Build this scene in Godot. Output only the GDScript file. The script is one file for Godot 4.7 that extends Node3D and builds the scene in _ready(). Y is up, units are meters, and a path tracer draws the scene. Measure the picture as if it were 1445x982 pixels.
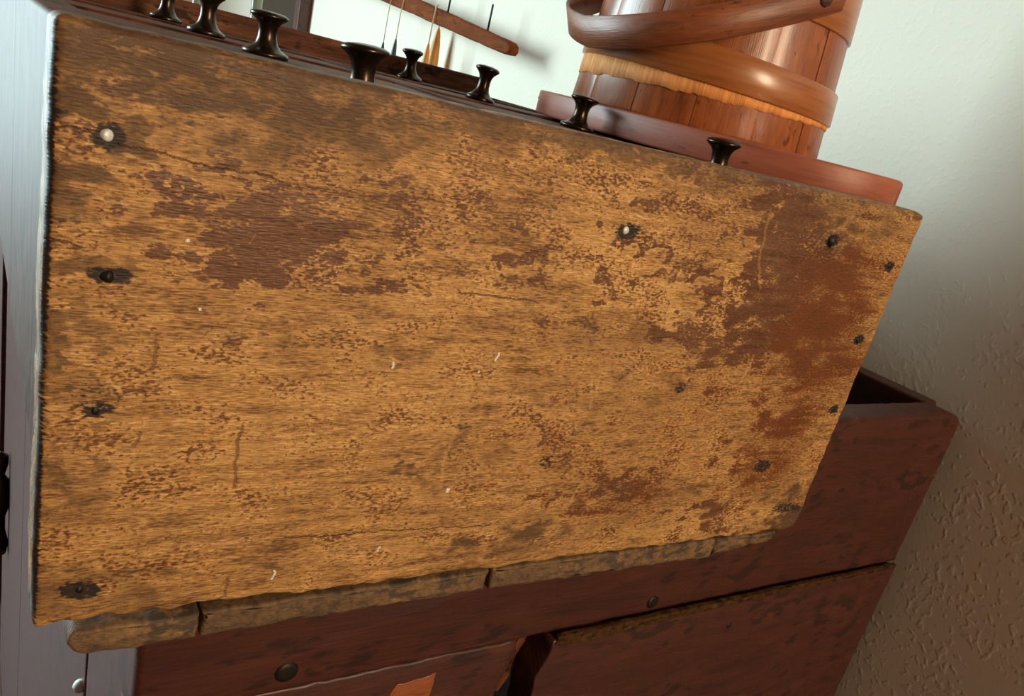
extends Node3D

const PANEL_W := 0.5          # the chest's end board, metres
const TOP := 0.0              # height of the chest's top edge (everything is measured from it)
const RIM := -0.165           # rim of the red cupboard the chest stands on
const FLOOR_Y := -1.3
const WALL_X := 0.76          # plaster wall behind the cupboard

var used := {}
var rng := RandomNumberGenerator.new()
var M := {}                   # materials

# ------------------------------------------------------------------ main
func _ready() -> void:
	rng.seed = 7
	# camera
	var cam := Camera3D.new()
	cam.name = "camera"
	cam.projection = Camera3D.PROJECTION_FRUSTUM
	cam.near = 0.02
	cam.far = 40.0
	var focal := 1118.47 / 982.0               # focal length over the picture's height
	cam.size = cam.near / focal
	cam.frustum_offset = Vector2(0.0, 50.0 / 982.0 * cam.size)
	cam.keep_aspect = Camera3D.KEEP_HEIGHT
	cam.position = Vector3(-0.0231, 0.0107, 0.2935)
	cam.basis = Basis(Vector3.UP, deg_to_rad(-37.4693)) * Basis(Vector3.RIGHT, deg_to_rad(-19.7822)) * Basis(Vector3.BACK, deg_to_rad(14.4215))
	add_child(cam)
	cam.current = true
	# sky, seen only through the two windows
	var we := WorldEnvironment.new()
	we.name = "world_environment"
	var env := Environment.new()
	env.background_mode = Environment.BG_SKY
	var sky := Sky.new()
	var sm := ProceduralSkyMaterial.new()
	sm.sky_top_color = Color(0.62, 0.76, 0.92)
	sm.sky_horizon_color = Color(0.86, 0.92, 0.97)
	sm.ground_bottom_color = Color(0.42, 0.44, 0.42)
	sm.ground_horizon_color = Color(0.7, 0.74, 0.76)
	sm.sun_angle_max = 0.0
	sky.sky_material = sm
	env.sky = sky
	env.background_energy_multiplier = 1.5
	env.tonemap_mode = Environment.TONE_MAPPER_LINEAR
	env.tonemap_exposure = 1.0
	env.sdfgi_enabled = true
	env.ssao_enabled = true
	env.ssil_enabled = true
	we.environment = env
	add_child(we)
	# daylight through the wide window in the far wall (cool) and the window behind the camera (warmer evening side)
	area("wide_window_daylight", Vector3(-2.3, 0.33, -3.16), Vector3(0.0, 0.0, 1.0), Vector2(2.6, 2.0), Color(0.84, 0.95, 0.97), 37.0)
	area("window_daylight", Vector3(0.60, 0.62, 2.36), Vector3(0.0, 0.0, -1.0), Vector2(0.26, 1.0), Color(1.0, 0.88, 0.72), 5.3)

	make_materials()
	build_room()
	build_cupboard()
	build_chest()
	build_box()
	build_firkin()
	build_rack()
	build_background()


func area(called: String, at: Vector3, facing: Vector3, size: Vector2, c: Color, e: float) -> void:
	var l := AreaLight3D.new()
	l.name = called
	l.area_size = size
	l.light_color = c
	l.light_energy = e
	l.area_range = 12.0
	l.area_attenuation = 2.0
	l.shadow_enabled = true
	add_child(l)
	l.position = at
	l.basis = Basis.looking_at(facing, Vector3.UP)


# ------------------------------------------------------------------ naming and tagging
func numbered(n: String) -> String:
	var k: int = used.get(n, 0)
	used[n] = k + 1
	return n if k == 0 else "%s_%03d" % [n, k]

func thing(called: String, label: String, category: String, at := Vector3.ZERO, group := "") -> Node3D:
	var o := Node3D.new()
	o.name = numbered(called)
	add_child(o)
	o.position = at
	tag(o, label, category, group)
	return o

func tag(o: Node, label: String, category: String, group := "") -> void:
	o.set_meta("label", label)
	o.set_meta("category", category)
	if group != "":
		o.set_meta("group", group)

func part(called: String, mesh: Mesh, mat: Material, parent: Node3D, at := Vector3.ZERO, label := "") -> MeshInstance3D:
	var o := MeshInstance3D.new()
	o.name = called
	o.mesh = mesh
	o.material_override = mat
	o.cast_shadow = GeometryInstance3D.SHADOW_CASTING_SETTING_ON
	parent.add_child(o, true)
	o.position = at
	if label != "":
		o.set_meta("label", label)
	return o

func struct(called: String, mesh: Mesh, mat: Material) -> MeshInstance3D:
	var o := part(called, mesh, mat, self)
	o.set_meta("kind", "structure")
	return o

# ------------------------------------------------------------------ shapes
func begin() -> SurfaceTool:
	var st := SurfaceTool.new()
	st.begin(Mesh.PRIMITIVE_TRIANGLES)
	return st

func v(st: SurfaceTool, p: Vector3, n: Vector3, uv: Vector2) -> void:
	st.set_normal(n)
	st.set_uv(uv)
	st.add_vertex(p)

# a box with rounded edges; uv in metres, u along the grain axis
func rbox(st: SurfaceTool, c: Vector3, size: Vector3, r: float, grain := 0, off := Vector2.ZERO, xf := Transform3D.IDENTITY) -> void:
	var h := size * 0.5
	r = minf(r, minf(h.x, minf(h.y, h.z)) * 0.98)
	var core := h - Vector3(r, r, r)
	for ax in 3:
		var b := (ax + 1) % 3
		var d := (ax + 2) % 3
		for s in [-1.0, 1.0]:
			var gb := [-h[b], -h[b] + r * 0.35, -core[b], core[b], h[b] - r * 0.35, h[b]]
			var gd := [-h[d], -h[d] + r * 0.35, -core[d], core[d], h[d] - r * 0.35, h[d]]
			var ps: Array[Vector3] = []
			var ns: Array[Vector3] = []
			var us: Array[Vector2] = []
			for i in 6:
				for j in 6:
					var p := Vector3.ZERO
					p[ax] = h[ax] * s
					p[b] = gb[i]
					p[d] = gd[j]
					var k := p.clamp(-core, core)
					var n := (p - k).normalized()
					var q := k + n * r
					ns.append((xf.basis * n).normalized())
					ps.append(xf * (c + q))
					var uv: Vector2
					if ax == grain:
						uv = Vector2(q[b], q[d])
					elif b == grain:
						uv = Vector2(q[b], q[d] + q[ax])
					else:
						uv = Vector2(q[d], q[b] + q[ax])
					us.append(uv + off)
			for i in 5:
				for j in 5:
					var a := i * 6 + j
					var quad := [a, a + 6, a + 7, a, a + 7, a + 1] if s < 0 else [a, a + 7, a + 6, a, a + 1, a + 7]
					for t in quad:
						v(st, ps[t], ns[t], us[t])

func box_mesh(size: Vector3, r: float, grain := 0, c := Vector3.ZERO) -> Mesh:
	var st := begin()
	rbox(st, c, size, r, grain, Vector2(rng.randf() * 3.0, rng.randf() * 3.0))
	return st.commit()

# box given by its two corners
func span_mesh(a: Vector3, b: Vector3, r: float, grain := 0) -> Mesh:
	return box_mesh((b - a).abs(), r, grain, (a + b) * 0.5)

# grid of points (rows x cols) made into a smooth sheet
func sheet(st: SurfaceTool, ps: Array, us: Array, cols: int, group := 0, flip := false) -> void:
	st.set_smooth_group(group)
	var rows := ps.size() / cols
	for i in rows - 1:
		for j in cols - 1:
			var a: int = i * cols + j
			var q := [a, a + 1, a + cols + 1, a, a + cols + 1, a + cols] if not flip else [a, a + cols + 1, a + 1, a, a + cols, a + cols + 1]
			for t in q:
				st.set_uv(us[t])
				st.add_vertex(ps[t])

# turned shape: profile of (radius, height) points round the y axis
func lathe(profile: Array, n: int, a0 := 0.0, a1 := TAU) -> Mesh:
	var st := begin()
	var ps := []
	var us := []
	var along := 0.0
	for i in profile.size():
		if i:
			along += (profile[i] - profile[i - 1]).length()
		for j in n + 1:
			var a := lerpf(a0, a1, float(j) / n)
			ps.append(Vector3(cos(a) * profile[i].x, profile[i].y, sin(a) * profile[i].x))
			us.append(Vector2(along, a * 0.1))
	sheet(st, ps, us, n + 1, 0)
	st.index()
	st.generate_normals()
	return st.commit()

# tube of given radii along a path
func tube(path: Array, radii: Array, n := 10) -> Mesh:
	var st := begin()
	var ps := []
	var us := []
	var side := Vector3.ZERO
	var along := 0.0
	var rings := []
	for i in path.size():
		var t: Vector3 = (path[mini(i + 1, path.size() - 1)] - path[maxi(i - 1, 0)]).normalized()
		if i == 0:
			side = t.cross(Vector3(0.31, 0.2, 0.93)).normalized()
		side = (side - t * side.dot(t)).normalized()
		var up := t.cross(side)
		if i:
			along += (path[i] - path[i - 1]).length()
		rings.append([path[i], side, up, radii[i], along])
	var first: Array = rings[0].duplicate()
	first[3] = 0.0002
	var last: Array = rings[-1].duplicate()
	last[3] = 0.0002
	rings.push_front(first)
	rings.append(last)
	for r in rings:
		for j in n + 1:
			var a := TAU * j / n
			ps.append(r[0] + (r[1] * cos(a) + r[2] * sin(a)) * r[3])
			us.append(Vector2(r[4], a * 0.02))
	sheet(st, ps, us, n + 1, 0, true)
	st.index()
	st.generate_normals()
	return st.commit()

# a board with a free outline (x, y), from z = back to z = front, its front edge bevelled
func slab(outline: PackedVector2Array, back: float, front: float, bevel: float, off := Vector2.ZERO) -> Mesh:
	if Geometry2D.is_polygon_clockwise(outline):
		outline.reverse()
	var n := outline.size()
	var st := begin()
	var rings := []
	for lev in 5:
		var inset: float = [0.0, 0.0, 0.29, 0.75, 1.0][lev] * bevel
		var z: float = [back, front - bevel, front - bevel * 0.29, front - bevel * 0.05, front][lev]
		var ring := []
		for i in n:
			var a := outline[(i + n - 1) % n]
			var b := outline[i]
			var c := outline[(i + 1) % n]
			var t := ((b - a).normalized() + (c - b).normalized()).normalized()
			var inward := Vector2(-t.y, t.x)
			var p := b + inward * inset
			ring.append(Vector3(p.x, p.y, z))
		rings.append(ring)
	var ps := []
	var us := []
	for lev in 5:
		for i in n + 1:
			var p: Vector3 = rings[lev][i % n]
			ps.append(p)
			us.append(Vector2(p.x, -p.y - p.z * 0.7) + off)
	sheet(st, ps, us, n + 1, 1, true)
	var inner := PackedVector2Array()
	for p in rings[4]:
		inner.append(Vector2(p.x, p.y))
	for pass_ in 2:
		var poly := inner if pass_ == 0 else outline
		var z := front if pass_ == 0 else back
		st.set_smooth_group(1 if pass_ == 0 else 2)
		var tri := Geometry2D.triangulate_polygon(poly)
		for i in range(0, tri.size(), 3):
			var ids := [tri[i], tri[i + 1], tri[i + 2]]
			var p0 := poly[ids[0]]
			var ccw := (poly[ids[1]] - p0).cross(poly[ids[2]] - p0) > 0.0
			if ccw == (pass_ == 0):
				ids.reverse()
			for t in ids:
				st.set_uv(Vector2(poly[t].x, -poly[t].y) + off)
				st.add_vertex(Vector3(poly[t].x, poly[t].y, z))
	st.generate_normals()
	return st.commit()

# points along straight runs, each run broken into steps and roughened
func rough_outline(pts: Array, step: float, amount: float, seed_: int) -> PackedVector2Array:
	var fn := FastNoiseLite.new()
	fn.seed = seed_
	fn.frequency = 60.0
	fn.fractal_octaves = 3
	var out := PackedVector2Array()
	for i in pts.size():
		var a: Vector2 = pts[i]
		var b: Vector2 = pts[(i + 1) % pts.size()]
		var k := maxi(1, int((b - a).length() / step))
		var nrm := (b - a).normalized().orthogonal()
		for j in k:
			var p := a.lerp(b, float(j) / k)
			var fade := 0.35 if j == 0 else 1.0
			out.append(p + nrm * fn.get_noise_2d(p.x * 1.0, p.y * 1.0) * amount * fade)
	return out

# ------------------------------------------------------------------ textures
func noise_bytes(w: int, h: int, seed_: int, freq: float, octaves: int, sx := 1, sy := 1, type := FastNoiseLite.TYPE_SIMPLEX_SMOOTH, warp := 0.0, seamless := false) -> PackedByteArray:
	var fn := FastNoiseLite.new()
	fn.seed = seed_
	fn.noise_type = type
	fn.frequency = freq
	fn.fractal_octaves = octaves
	fn.fractal_gain = 0.55
	if octaves == 1:
		fn.fractal_type = FastNoiseLite.FRACTAL_NONE
	if warp > 0.0:
		fn.domain_warp_enabled = true
		fn.domain_warp_amplitude = warp
		fn.domain_warp_frequency = freq * 1.3
	var im: Image
	if seamless:
		im = fn.get_seamless_image(w / sx, h / sy)
	else:
		im = fn.get_image(w / sx, h / sy)
	im.convert(Image.FORMAT_L8)
	if sx > 1 or sy > 1:
		im.resize(w, h, Image.INTERPOLATE_CUBIC)
	return im.get_data()

func tex(im: Image) -> ImageTexture:
	return ImageTexture.create_from_image(im)

# wood: grain along u. c = four sRGB colours from dark pore to light; returns {albedo, height}
func wood(w: int, h: int, seed_: int, c: Array, patch := 0.0, patch_color := Color.BLACK, worn := 0.0, worn_color := Color.WHITE, stretch := 16) -> Dictionary:
	var fine := noise_bytes(w, h, seed_, 0.22, 2, stretch, 1, FastNoiseLite.TYPE_SIMPLEX_SMOOTH, 0.0, true)
	var mid := noise_bytes(w, h, seed_ + 1, 0.035, 3, maxi(1, stretch / 2), 1, FastNoiseLite.TYPE_SIMPLEX_SMOOTH, 0.0, true)
	var big := noise_bytes(w, h, seed_ + 2, 0.006, 4, 2, 1, FastNoiseLite.TYPE_SIMPLEX_SMOOTH, 0.0, true)
	var spot := noise_bytes(w, h, seed_ + 3, 0.03, 5, 2, 1, FastNoiseLite.TYPE_SIMPLEX_SMOOTH, 0.0, true)
	var ramp := []
	for i in 256:
		var f := i / 255.0 * (c.size() - 1)
		var k := mini(int(f), c.size() - 2)
		ramp.append(c[k].lerp(c[k + 1], f - k))
	var out := PackedByteArray()
	out.resize(w * h * 3)
	var hb := PackedByteArray()
	hb.resize(w * h)
	for i in w * h:
		var g := fine[i] * 0.30 + mid[i] * 0.34 + big[i] * 0.36
		var t := clampi(int((g - 128.0) * 1.7 + 128.0), 0, 255)
		var col: Color = ramp[t]
		var hgt := fine[i] * 0.5 + mid[i] * 0.3
		if patch > 0.0:
			var m := clampf((spot[i] * 0.55 + fine[i] * 0.2 + big[i] * 0.35 - 255.0 * (1.0 - patch)) * 0.06, 0.0, 1.0)
			col = col.lerp(patch_color, m * 0.85)
		if worn > 0.0:
			var m := clampf((255.0 - spot[i] * 0.6 - mid[i] * 0.5 - 255.0 * (0.9 - worn)) * 0.05, 0.0, 1.0)
			col = col.lerp(worn_color, m)
			hgt -= m * 25.0
		out[i * 3] = int(col.r * 255.0)
		out[i * 3 + 1] = int(col.g * 255.0)
		out[i * 3 + 2] = int(col.b * 255.0)
		hb[i] = clampi(int(hgt), 0, 255)
	var a := Image.create_from_data(w, h, false, Image.FORMAT_RGB8, out)
	var b := Image.create_from_data(w, h, false, Image.FORMAT_L8, hb)
	return {"albedo": tex(a), "height": tex(b)}

func wood_material(t: Dictionary, tint: Color, rough: float, size: Vector2, relief: float, clear := 0.0) -> StandardMaterial3D:
	var m := StandardMaterial3D.new()
	m.albedo_texture = t.albedo
	m.albedo_color = tint
	m.roughness = rough
	m.uv1_scale = Vector3(1.0 / size.x, 1.0 / size.y, 1.0)
	if relief > 0.0:
		m.heightmap_enabled = true
		m.heightmap_texture = t.height
		m.heightmap_scale = relief
	if clear > 0.0:
		m.clearcoat_enabled = true
		m.clearcoat = clear
		m.clearcoat_roughness = 0.25
	return m

func plain(c: Color, rough: float, metal := 0.0) -> StandardMaterial3D:
	var m := StandardMaterial3D.new()
	m.albedo_color = c
	m.roughness = rough
	m.metallic = metal
	return m

func rgb(r: int, g: int, b: int) -> Color:
	return Color(r / 255.0, g / 255.0, b / 255.0)

# soft ellipses [mm right, mm down, radius, radius, turn, weight] added up on a coarse grid, then enlarged
func stain_mask(blobs: Array, w: int, h: int) -> PackedByteArray:
	var gw := 250
	var gh := 125
	var acc := PackedByteArray()
	acc.resize(gw * gh)
	for b in blobs:
		var ca := cos(deg_to_rad(b[4]))
		var sa := sin(deg_to_rad(b[4]))
		var reach: float = maxf(b[2], b[3]) * 1.5
		for y in range(maxi(0, int((b[1] - reach) / 2.0)), mini(gh, int((b[1] + reach) / 2.0) + 1)):
			for x in range(maxi(0, int((b[0] - reach) / 2.0)), mini(gw, int((b[0] + reach) / 2.0) + 1)):
				var dx: float = x * 2.0 + 1.0 - b[0]
				var dy: float = y * 2.0 + 1.0 - b[1]
				var e: float = Vector2((dx * ca + dy * sa) / b[2], (dy * ca - dx * sa) / b[3]).length()
				var f: float = b[5] * smoothstep(1.45, 0.55, e)
				var k := y * gw + x
				acc[k] = mini(255, int(maxf(acc[k], acc[k] * 0.5 + f * 200.0)))
	var im := Image.create_from_data(gw, gh, false, Image.FORMAT_L8, acc)
	im.resize(w, h, Image.INTERPOLATE_CUBIC)
	return im.get_data()

func scratch(px: PackedByteArray, hb: PackedByteArray, w: int, h: int, line: Array, width: float, col: Color, strength: float, dig: float, seed_: int) -> void:
	var fn := FastNoiseLite.new()
	fn.seed = seed_
	fn.frequency = 0.05
	for i in range(0, line.size() - 2, 2):
		var a := Vector2(line[i], line[i + 1]) * 4.0
		var b := Vector2(line[i + 2], line[i + 3]) * 4.0
		var nrm := (b - a).normalized().orthogonal()
		var n := int((b - a).length() * 1.5)
		for k in n:
			var p := a.lerp(b, float(k) / n)
			p += nrm * (fn.get_noise_2d(p.x * 0.4, p.y * 0.4) * 6.0 + fn.get_noise_2d(p.x * 3.0, p.y * 3.0) * 1.5)
			var wd := width * (0.55 + 0.9 * absf(fn.get_noise_2d(p.x * 2.0, p.y * 2.0 + 99.0)))
			for o in range(-int(wd) - 1, int(wd) + 2):
				var q := p + nrm * float(o)
				if q.x < 0 or q.y < 0 or q.x >= w or q.y >= h:
					continue
				var m := clampf(wd - absf(o) + 0.5, 0.0, 1.0) * strength * (0.55 + 0.6 * fn.get_noise_2d(q.x * 7.0, q.y * 7.0))
				m = clampf(m, 0.0, 1.0)
				var t := int(q.y) * w + int(q.x)
				px[t * 3] = int(lerpf(px[t * 3], col.r * 255.0, m))
				px[t * 3 + 1] = int(lerpf(px[t * 3 + 1], col.g * 255.0, m))
				px[t * 3 + 2] = int(lerpf(px[t * 3 + 2], col.b * 255.0, m))
				hb[t] = clampi(int(hb[t] - dig * m), 0, 255)

# the worn face of the chest's end board: bare tan pine under remains of brown paint, nail rust, drips and knocks; 4 pixels to the millimetre
func panel_material() -> StandardMaterial3D:
	var w := 2000
	var h := 1000
	var paint := stain_mask([[74, 63, 28.3, 17.0, 2, 1.0], [50, 42, 8.1, 6.5, 12, 0.9], [32, 36, 4.4, 2.1, -9, 0.9], [39, 63, 10.6, 5.6, 15, 0.6], [62, 79, 7.8, 4.5, -4, 0.6], [121, 37, 18.7, 4.5, 6, 0.7], [138, 53, 17.0, 10.1, 12, 0.5], [123, 72, 19.6, 4.9, 5, 0.65], [161, 68, 14.8, 7.1, 4, 0.4], [194, 54, 10.7, 15.7, -14, 0.75], [170, 40, 21.8, 12.6, -7, 0.4], [84, 41, 19.0, 5.3, 2, 0.6],
		[361, 23, 28.6, 24.4, 0, 1.0], [372, 67, 25.1, 42.1, 0, 0.85], [401, 38, 33.8, 22.0, -5, 0.5], [360, 99, 41.8, 12.2, -9, 0.6], [318, 64, 6.3, 16.5, -13, 0.85], [311, 67, 5.2, 14.4, -13, 0.8], [285, 58, 19.6, 4.0, -13, 0.7], [270, 46, 11.2, 3.6, 5, 0.9], [247, 40, 12.1, 3.2, -3, 1.0], [303, 93, 21.5, 6.1, 2, 0.75], [251, 69, 12.0, 5.0, 11, 0.7], [300, 24, 37.9, 14.8, 0, 0.35],
		[205, 26, 18.0, 13.1, -8, 0.25], [297, 189, 32.1, 6.3, -2, 0.9], [331, 78, 30.7, 12.0, -20, 0.45], [246, 164, 3.8, 16.2, -22, 0.8], [242, 139, 4.3, 20.0, -18, 0.5], [398, 222, 20.6, 13.8, 19, 0.75], [265, 23, 14.3, 4.4, -7, 0.5], [341, 86, 30.3, 14.4, -2, 0.35]], w, h)
	var grime := stain_mask([[19, 5, 29.7, 9.6, -1, 0.8], [58, 7, 52.2, 11.7, 2, 0.7], [8, 33, 11.9, 26.6, -5, 0.7], [81, 22, 31.7, 15.1, 0, 0.6], [128, 9, 37.2, 10.7, 2, 0.5], [56, 24, 33.5, 12.1, 0, 0.4], [181, 2, 56.1, 7.5, 1, 0.6], [291, 5, 84.7, 6.9, 1, 0.6], [419, 9, 81.3, 12.6, 1, 0.4], [5, 90, 7.1, 84.8, -4, 0.55], [14, 166, 14.3, 18.7, 5, 0.35], [21, 213, 28.8, 14.0, 10, 0.5],
		[99, 103, 27.6, 8.2, 1, 0.4], [136, 111, 17.4, 4.9, -1, 0.4], [177, 160, 20.7, 12.5, 3, 0.45], [160, 169, 14.2, 4.9, 4, 0.5], [299, 211, 114.8, 17.8, 0, 0.3], [107, 216, 14.1, 9.9, 9, 0.35], [229, 222, 43.1, 11.8, 0, 0.45], [487, 224, 36.7, 22.7, 6, 0.6], [485, 252, 44.9, 28.9, -9, 0.6], [246, 94, 58.6, 12.0, 2, 0.35], [280, 131, 48.4, 18.7, 1, 0.25], [199, 145, 26.0, 25.1, 2, 0.2], [409, 28, 27.4, 14.7, -6, 0.5]], w, h)
	var red := stain_mask([[422, 73, 54.5, 46.4, 6, 0.9], [455, 52, 41.3, 37.5, 4, 0.4], [469, 112, 41.2, 31.2, -1, 0.55], [435, 176, 40.0, 39.1, 3, 0.6], [437, 138, 39.1, 37.0, 1, 0.4], [305, 197, 52.0, 15.0, 0, 0.5], [350, 132, 51.2, 26.4, 1, 0.25], [305, 35, 32.0, 12.2, -6, 0.3], [277, 166, 83.0, 24.9, 3, 0.2]], w, h)
	var light := stain_mask([[127, 132, 114.6, 32.0, 3, 0.35], [251, 56, 42.3, 26.8, -5, 0.75], [149, 74, 42.6, 13.0, -1, 0.5], [354, 38, 7.4, 34.4, -2, 0.6], [62, 157, 57.1, 26.8, 4, 0.3], [233, 32, 26.3, 17.6, -7, 0.4], [395, 228, 78.4, 18.7, 1, 0.5], [245, 210, 49.5, 16.2, -1, 0.4], [447, 52, 30.3, 16.4, -4, 0.4], [310, 71, 33.3, 22.0, -4, 0.6], [136, 221, 55.7, 13.6, 0, 0.3]], w, h)
	var rust := stain_mask([[0, 60, 1.9, 70, 0, 1.0], [0, 180, 1.9, 60, 0, 1.0], [17, 34, 5.4, 4.5, -10, 1.0], [20, 81, 7.5, 3.3, 1, 1.0], [19, 133, 6.0, 2.6, -5, 0.9], [19, 127, 9.3, 7.5, 1, 0.4], [17, 213, 8.8, 4.5, 10, 0.9], [248, 40, 8.2, 4.1, -6, 0.9], [412, 28, 6.3, 4.4, -6, 1.0], [483, 38, 6.1, 4.1, -5, 0.9], [482, 90, 6.2, 3.7, -2, 1.0], [486, 143, 6.0, 4.0, 1, 0.9], [430, 185, 9.5, 5.9, 4, 0.8], [480, 224, 19.9, 4.5, 6, 0.7], [323, 126, 4.8, 4.0, 0, 0.7], [3, 29, 2.0, 1.5, -11, 0.8], [238, 170, 5.9, 4.2, 4, 0.5]], w, h)
	var pits := stain_mask([[60, 180, 90, 60, 0, 0.35], [160, 190, 90, 50, 0, 0.3], [260, 200, 60, 40, 0, 0.5], [210, 30, 60, 34, 0, 0.6], [290, 25, 60, 30, 0, 0.7], [300, 80, 60, 40, 0, 0.5], [420, 120, 80, 90, 0, 0.5], [100, 120, 90, 40, 0, 0.2], [350, 180, 90, 60, 0, 0.35]], w, h)
	var fine := noise_bytes(w, h, 11, 0.40, 2, 13, 1, FastNoiseLite.TYPE_SIMPLEX_SMOOTH, 1.5)
	var fine2 := noise_bytes(w, h, 12, 0.22, 3, 4, 1, FastNoiseLite.TYPE_SIMPLEX_SMOOTH, 2.0)
	var mid := noise_bytes(w, h, 13, 0.040, 4, 12, 1, FastNoiseLite.TYPE_SIMPLEX_SMOOTH, 4.0)
	var big := noise_bytes(w, h, 14, 0.010, 5, 2, 1)
	var flake := noise_bytes(w, h, 15, 0.020, 6, 2, 1, FastNoiseLite.TYPE_SIMPLEX_SMOOTH, 10.0)
	var chip := noise_bytes(w, h, 16, 0.13, 3, 2, 1, FastNoiseLite.TYPE_SIMPLEX, 5.0)
	var shift := noise_bytes(w, h, 18, 0.022, 5, 2, 1)
	var speck := noise_bytes(w, h, 17, 0.30, 2, 1, 1)
	var bare := [rgb(92, 63, 38), rgb(150, 109, 64), rgb(183, 139, 82), rgb(214, 173, 113)]
	var ramp_r := PackedFloat32Array()
	var ramp_g := PackedFloat32Array()
	var ramp_b := PackedFloat32Array()
	for i in 256:
		var f := i / 255.0 * 3.0
		var k := mini(int(f), 2)
		var c: Color = bare[k].lerp(bare[k + 1], f - k)
		ramp_r.append(c.r * 255.0)
		ramp_g.append(c.g * 255.0)
		ramp_b.append(c.b * 255.0)
	var px := PackedByteArray()
	px.resize(w * h * 3)
	var hb := PackedByteArray()
	hb.resize(w * h)
	var rb := PackedByteArray()
	rb.resize(w * h)
	for i in w * h:
		var fi := fine[i]
		var f2 := fine2[i]
		var md := mid[i]
		var bg := big[i]
		var fl := flake[i]
		var col := i % w
		var at := clampi(i - col + clampi(col + int((fl - 128.0) * 0.75 + (bg - 128.0) * 0.5), 0, w - 1) + int((shift[i] - 128.0) * 0.42 + (f2 - 128.0) * 0.08) * w, 0, w * h - 1)
		var ch := chip[i]
		var sp := speck[i]
		# bare wood
		var t := clampi(int((fi * 0.30 + f2 * 0.26 + md * 0.22 + bg * 0.22 - 128.0) * 2.9 + 130.0 + (sp - 128.0) * 0.25 + light[i] * 0.30), 0, 255)
		var r := ramp_r[t]
		var g := ramp_g[t]
		var b := ramp_b[t]
		var hgt := fi * 0.30 + f2 * 0.30 + sp * 0.10
		var ro := 150.0
		# red-brown varnish soaked in
		var m := clampf((red[at] * 0.95 + md * 0.6 + bg * 0.9 + ch * 0.45 + f2 * 0.4 - 345.0) * 0.0085, 0.0, 0.92)
		if m > 0.0:
			r += (98.0 - r) * m
			g += (50.0 - g) * m
			b += (23.0 - b) * m
			ro -= 25.0 * m
		# grey-brown grime in the grain
		m = clampf((grime[at] * 0.95 + f2 * 0.6 + md * 0.40 + shift[i] * 0.45 + fl * 0.3 + fi * 0.2 - 300.0) * 0.0085, 0.0, 0.88)
		if m > 0.0:
			r += (74.0 - r) * m
			g += (53.0 - g) * m
			b += (35.0 - b) * m
		# small dark pits and dashes in clusters
		m = clampf((pits[i] * 0.12 + ch * 0.55 + bg * 0.55 + f2 * 0.42 + sp * 0.18 - 264.0) * 0.03, 0.0, 0.75)
		if m > 0.0:
			r += (82.0 - r) * m
			g += (47.0 - g) * m
			b += (20.0 - b) * m
			hgt -= 22.0 * m
		# what is left of the brown paint, with crisp edges
		m = clampf((paint[at] * 0.92 + fl * 0.76 + ch * 0.56 + f2 * 0.50 + fi * 0.20 - 337.0) * 0.036, 0.0, 0.88)
		if m > 0.0:
			var k := (f2 - 128.0) * 0.16 + (md - 128.0) * 0.12
			r += (92.0 + k - r) * m
			g += (58.0 + k - g) * m
			b += (38.0 + k - b) * m
			hgt += 26.0 * m
			ro -= 30.0 * m
		# iron stain round the nails
		m = clampf((rust[i] * 1.1 + ch * 0.7 + f2 * 0.4 - 232.0) * 0.014, 0.0, 0.92)
		if m > 0.0:
			r += (34.0 - r) * m
			g += (27.0 - g) * m
			b += (24.0 - b) * m
			hgt -= 30.0 * m
		px[i * 3] = clampi(int(r), 0, 255)
		px[i * 3 + 1] = clampi(int(g), 0, 255)
		px[i * 3 + 2] = clampi(int(b), 0, 255)
		hb[i] = clampi(int(hgt + 40.0), 0, 255)
		rb[i] = clampi(int(ro + (sp - 128.0) * 0.2), 0, 255)
	var n := 0
	for l in [[0.4, 34.2, 14.2, 33.0], [19.5, 35.9, 30.3, 36.9, 50.0, 38.6, 71.3, 39.2], [64.8, 38.9, 75.5, 40.7], [210.8, 206.4, 155.0, 202.1, 97.5, 199.3], [0.0, 70.0, 12.0, 71.5], [160.0, 77.5, 205.0, 79.5]]:
		n += 1
		scratch(px, hb, w, h, l, 2.0, rgb(48, 28, 14), 0.85, 90.0, n)
	for l in [[71.7, 140.9, 71.4, 155.7, 72.3, 171.1], [74.7, 216.7, 75.0, 222.5, 74.3, 227.4], [37.8, 104.5, 36.0, 116.5], [34.4, 142.6, 31.1, 148.5], [271.6, 196.1, 262.9, 201.4]]:
		n += 1
		scratch(px, hb, w, h, l, 4.0, rgb(88, 62, 34), 0.75, 60.0, n)
	for l in [[175.4, 116.4, 175.1, 126.3], [175.8, 136.9, 174.0, 154.2, 173.2, 168.0, 174.9, 180.3], [252.1, 117.9, 258.3, 136.8], [257.1, 117.8, 260.1, 130.4], [378.4, 103.0, 374.8, 122.2], [348.3, 22.2, 352.0, 45.0, 361.9, 62.9], [267.5, 184.0, 263.2, 202.4], [225.0, 185.0, 240.0, 183.0]]:
		n += 1
		scratch(px, hb, w, h, l, 5.0, rgb(214, 172, 108), 0.38, -12.0, n)
	for k in 90:
		var a := Vector2(rng.randf() * 500.0, rng.randf() * 245.0)
		var d := Vector2.from_angle(rng.randf() * TAU) * rng.randf_range(2.0, 9.0)
		var pale := rng.randf() < 0.6
		scratch(px, hb, w, h, [a.x, a.y, a.x + d.x, a.y + d.y], rng.randf_range(0.6, 1.5), rgb(222, 170, 100) if pale else rgb(80, 48, 22), 0.55, -20.0 if pale else 40.0, 40 + k)
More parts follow.
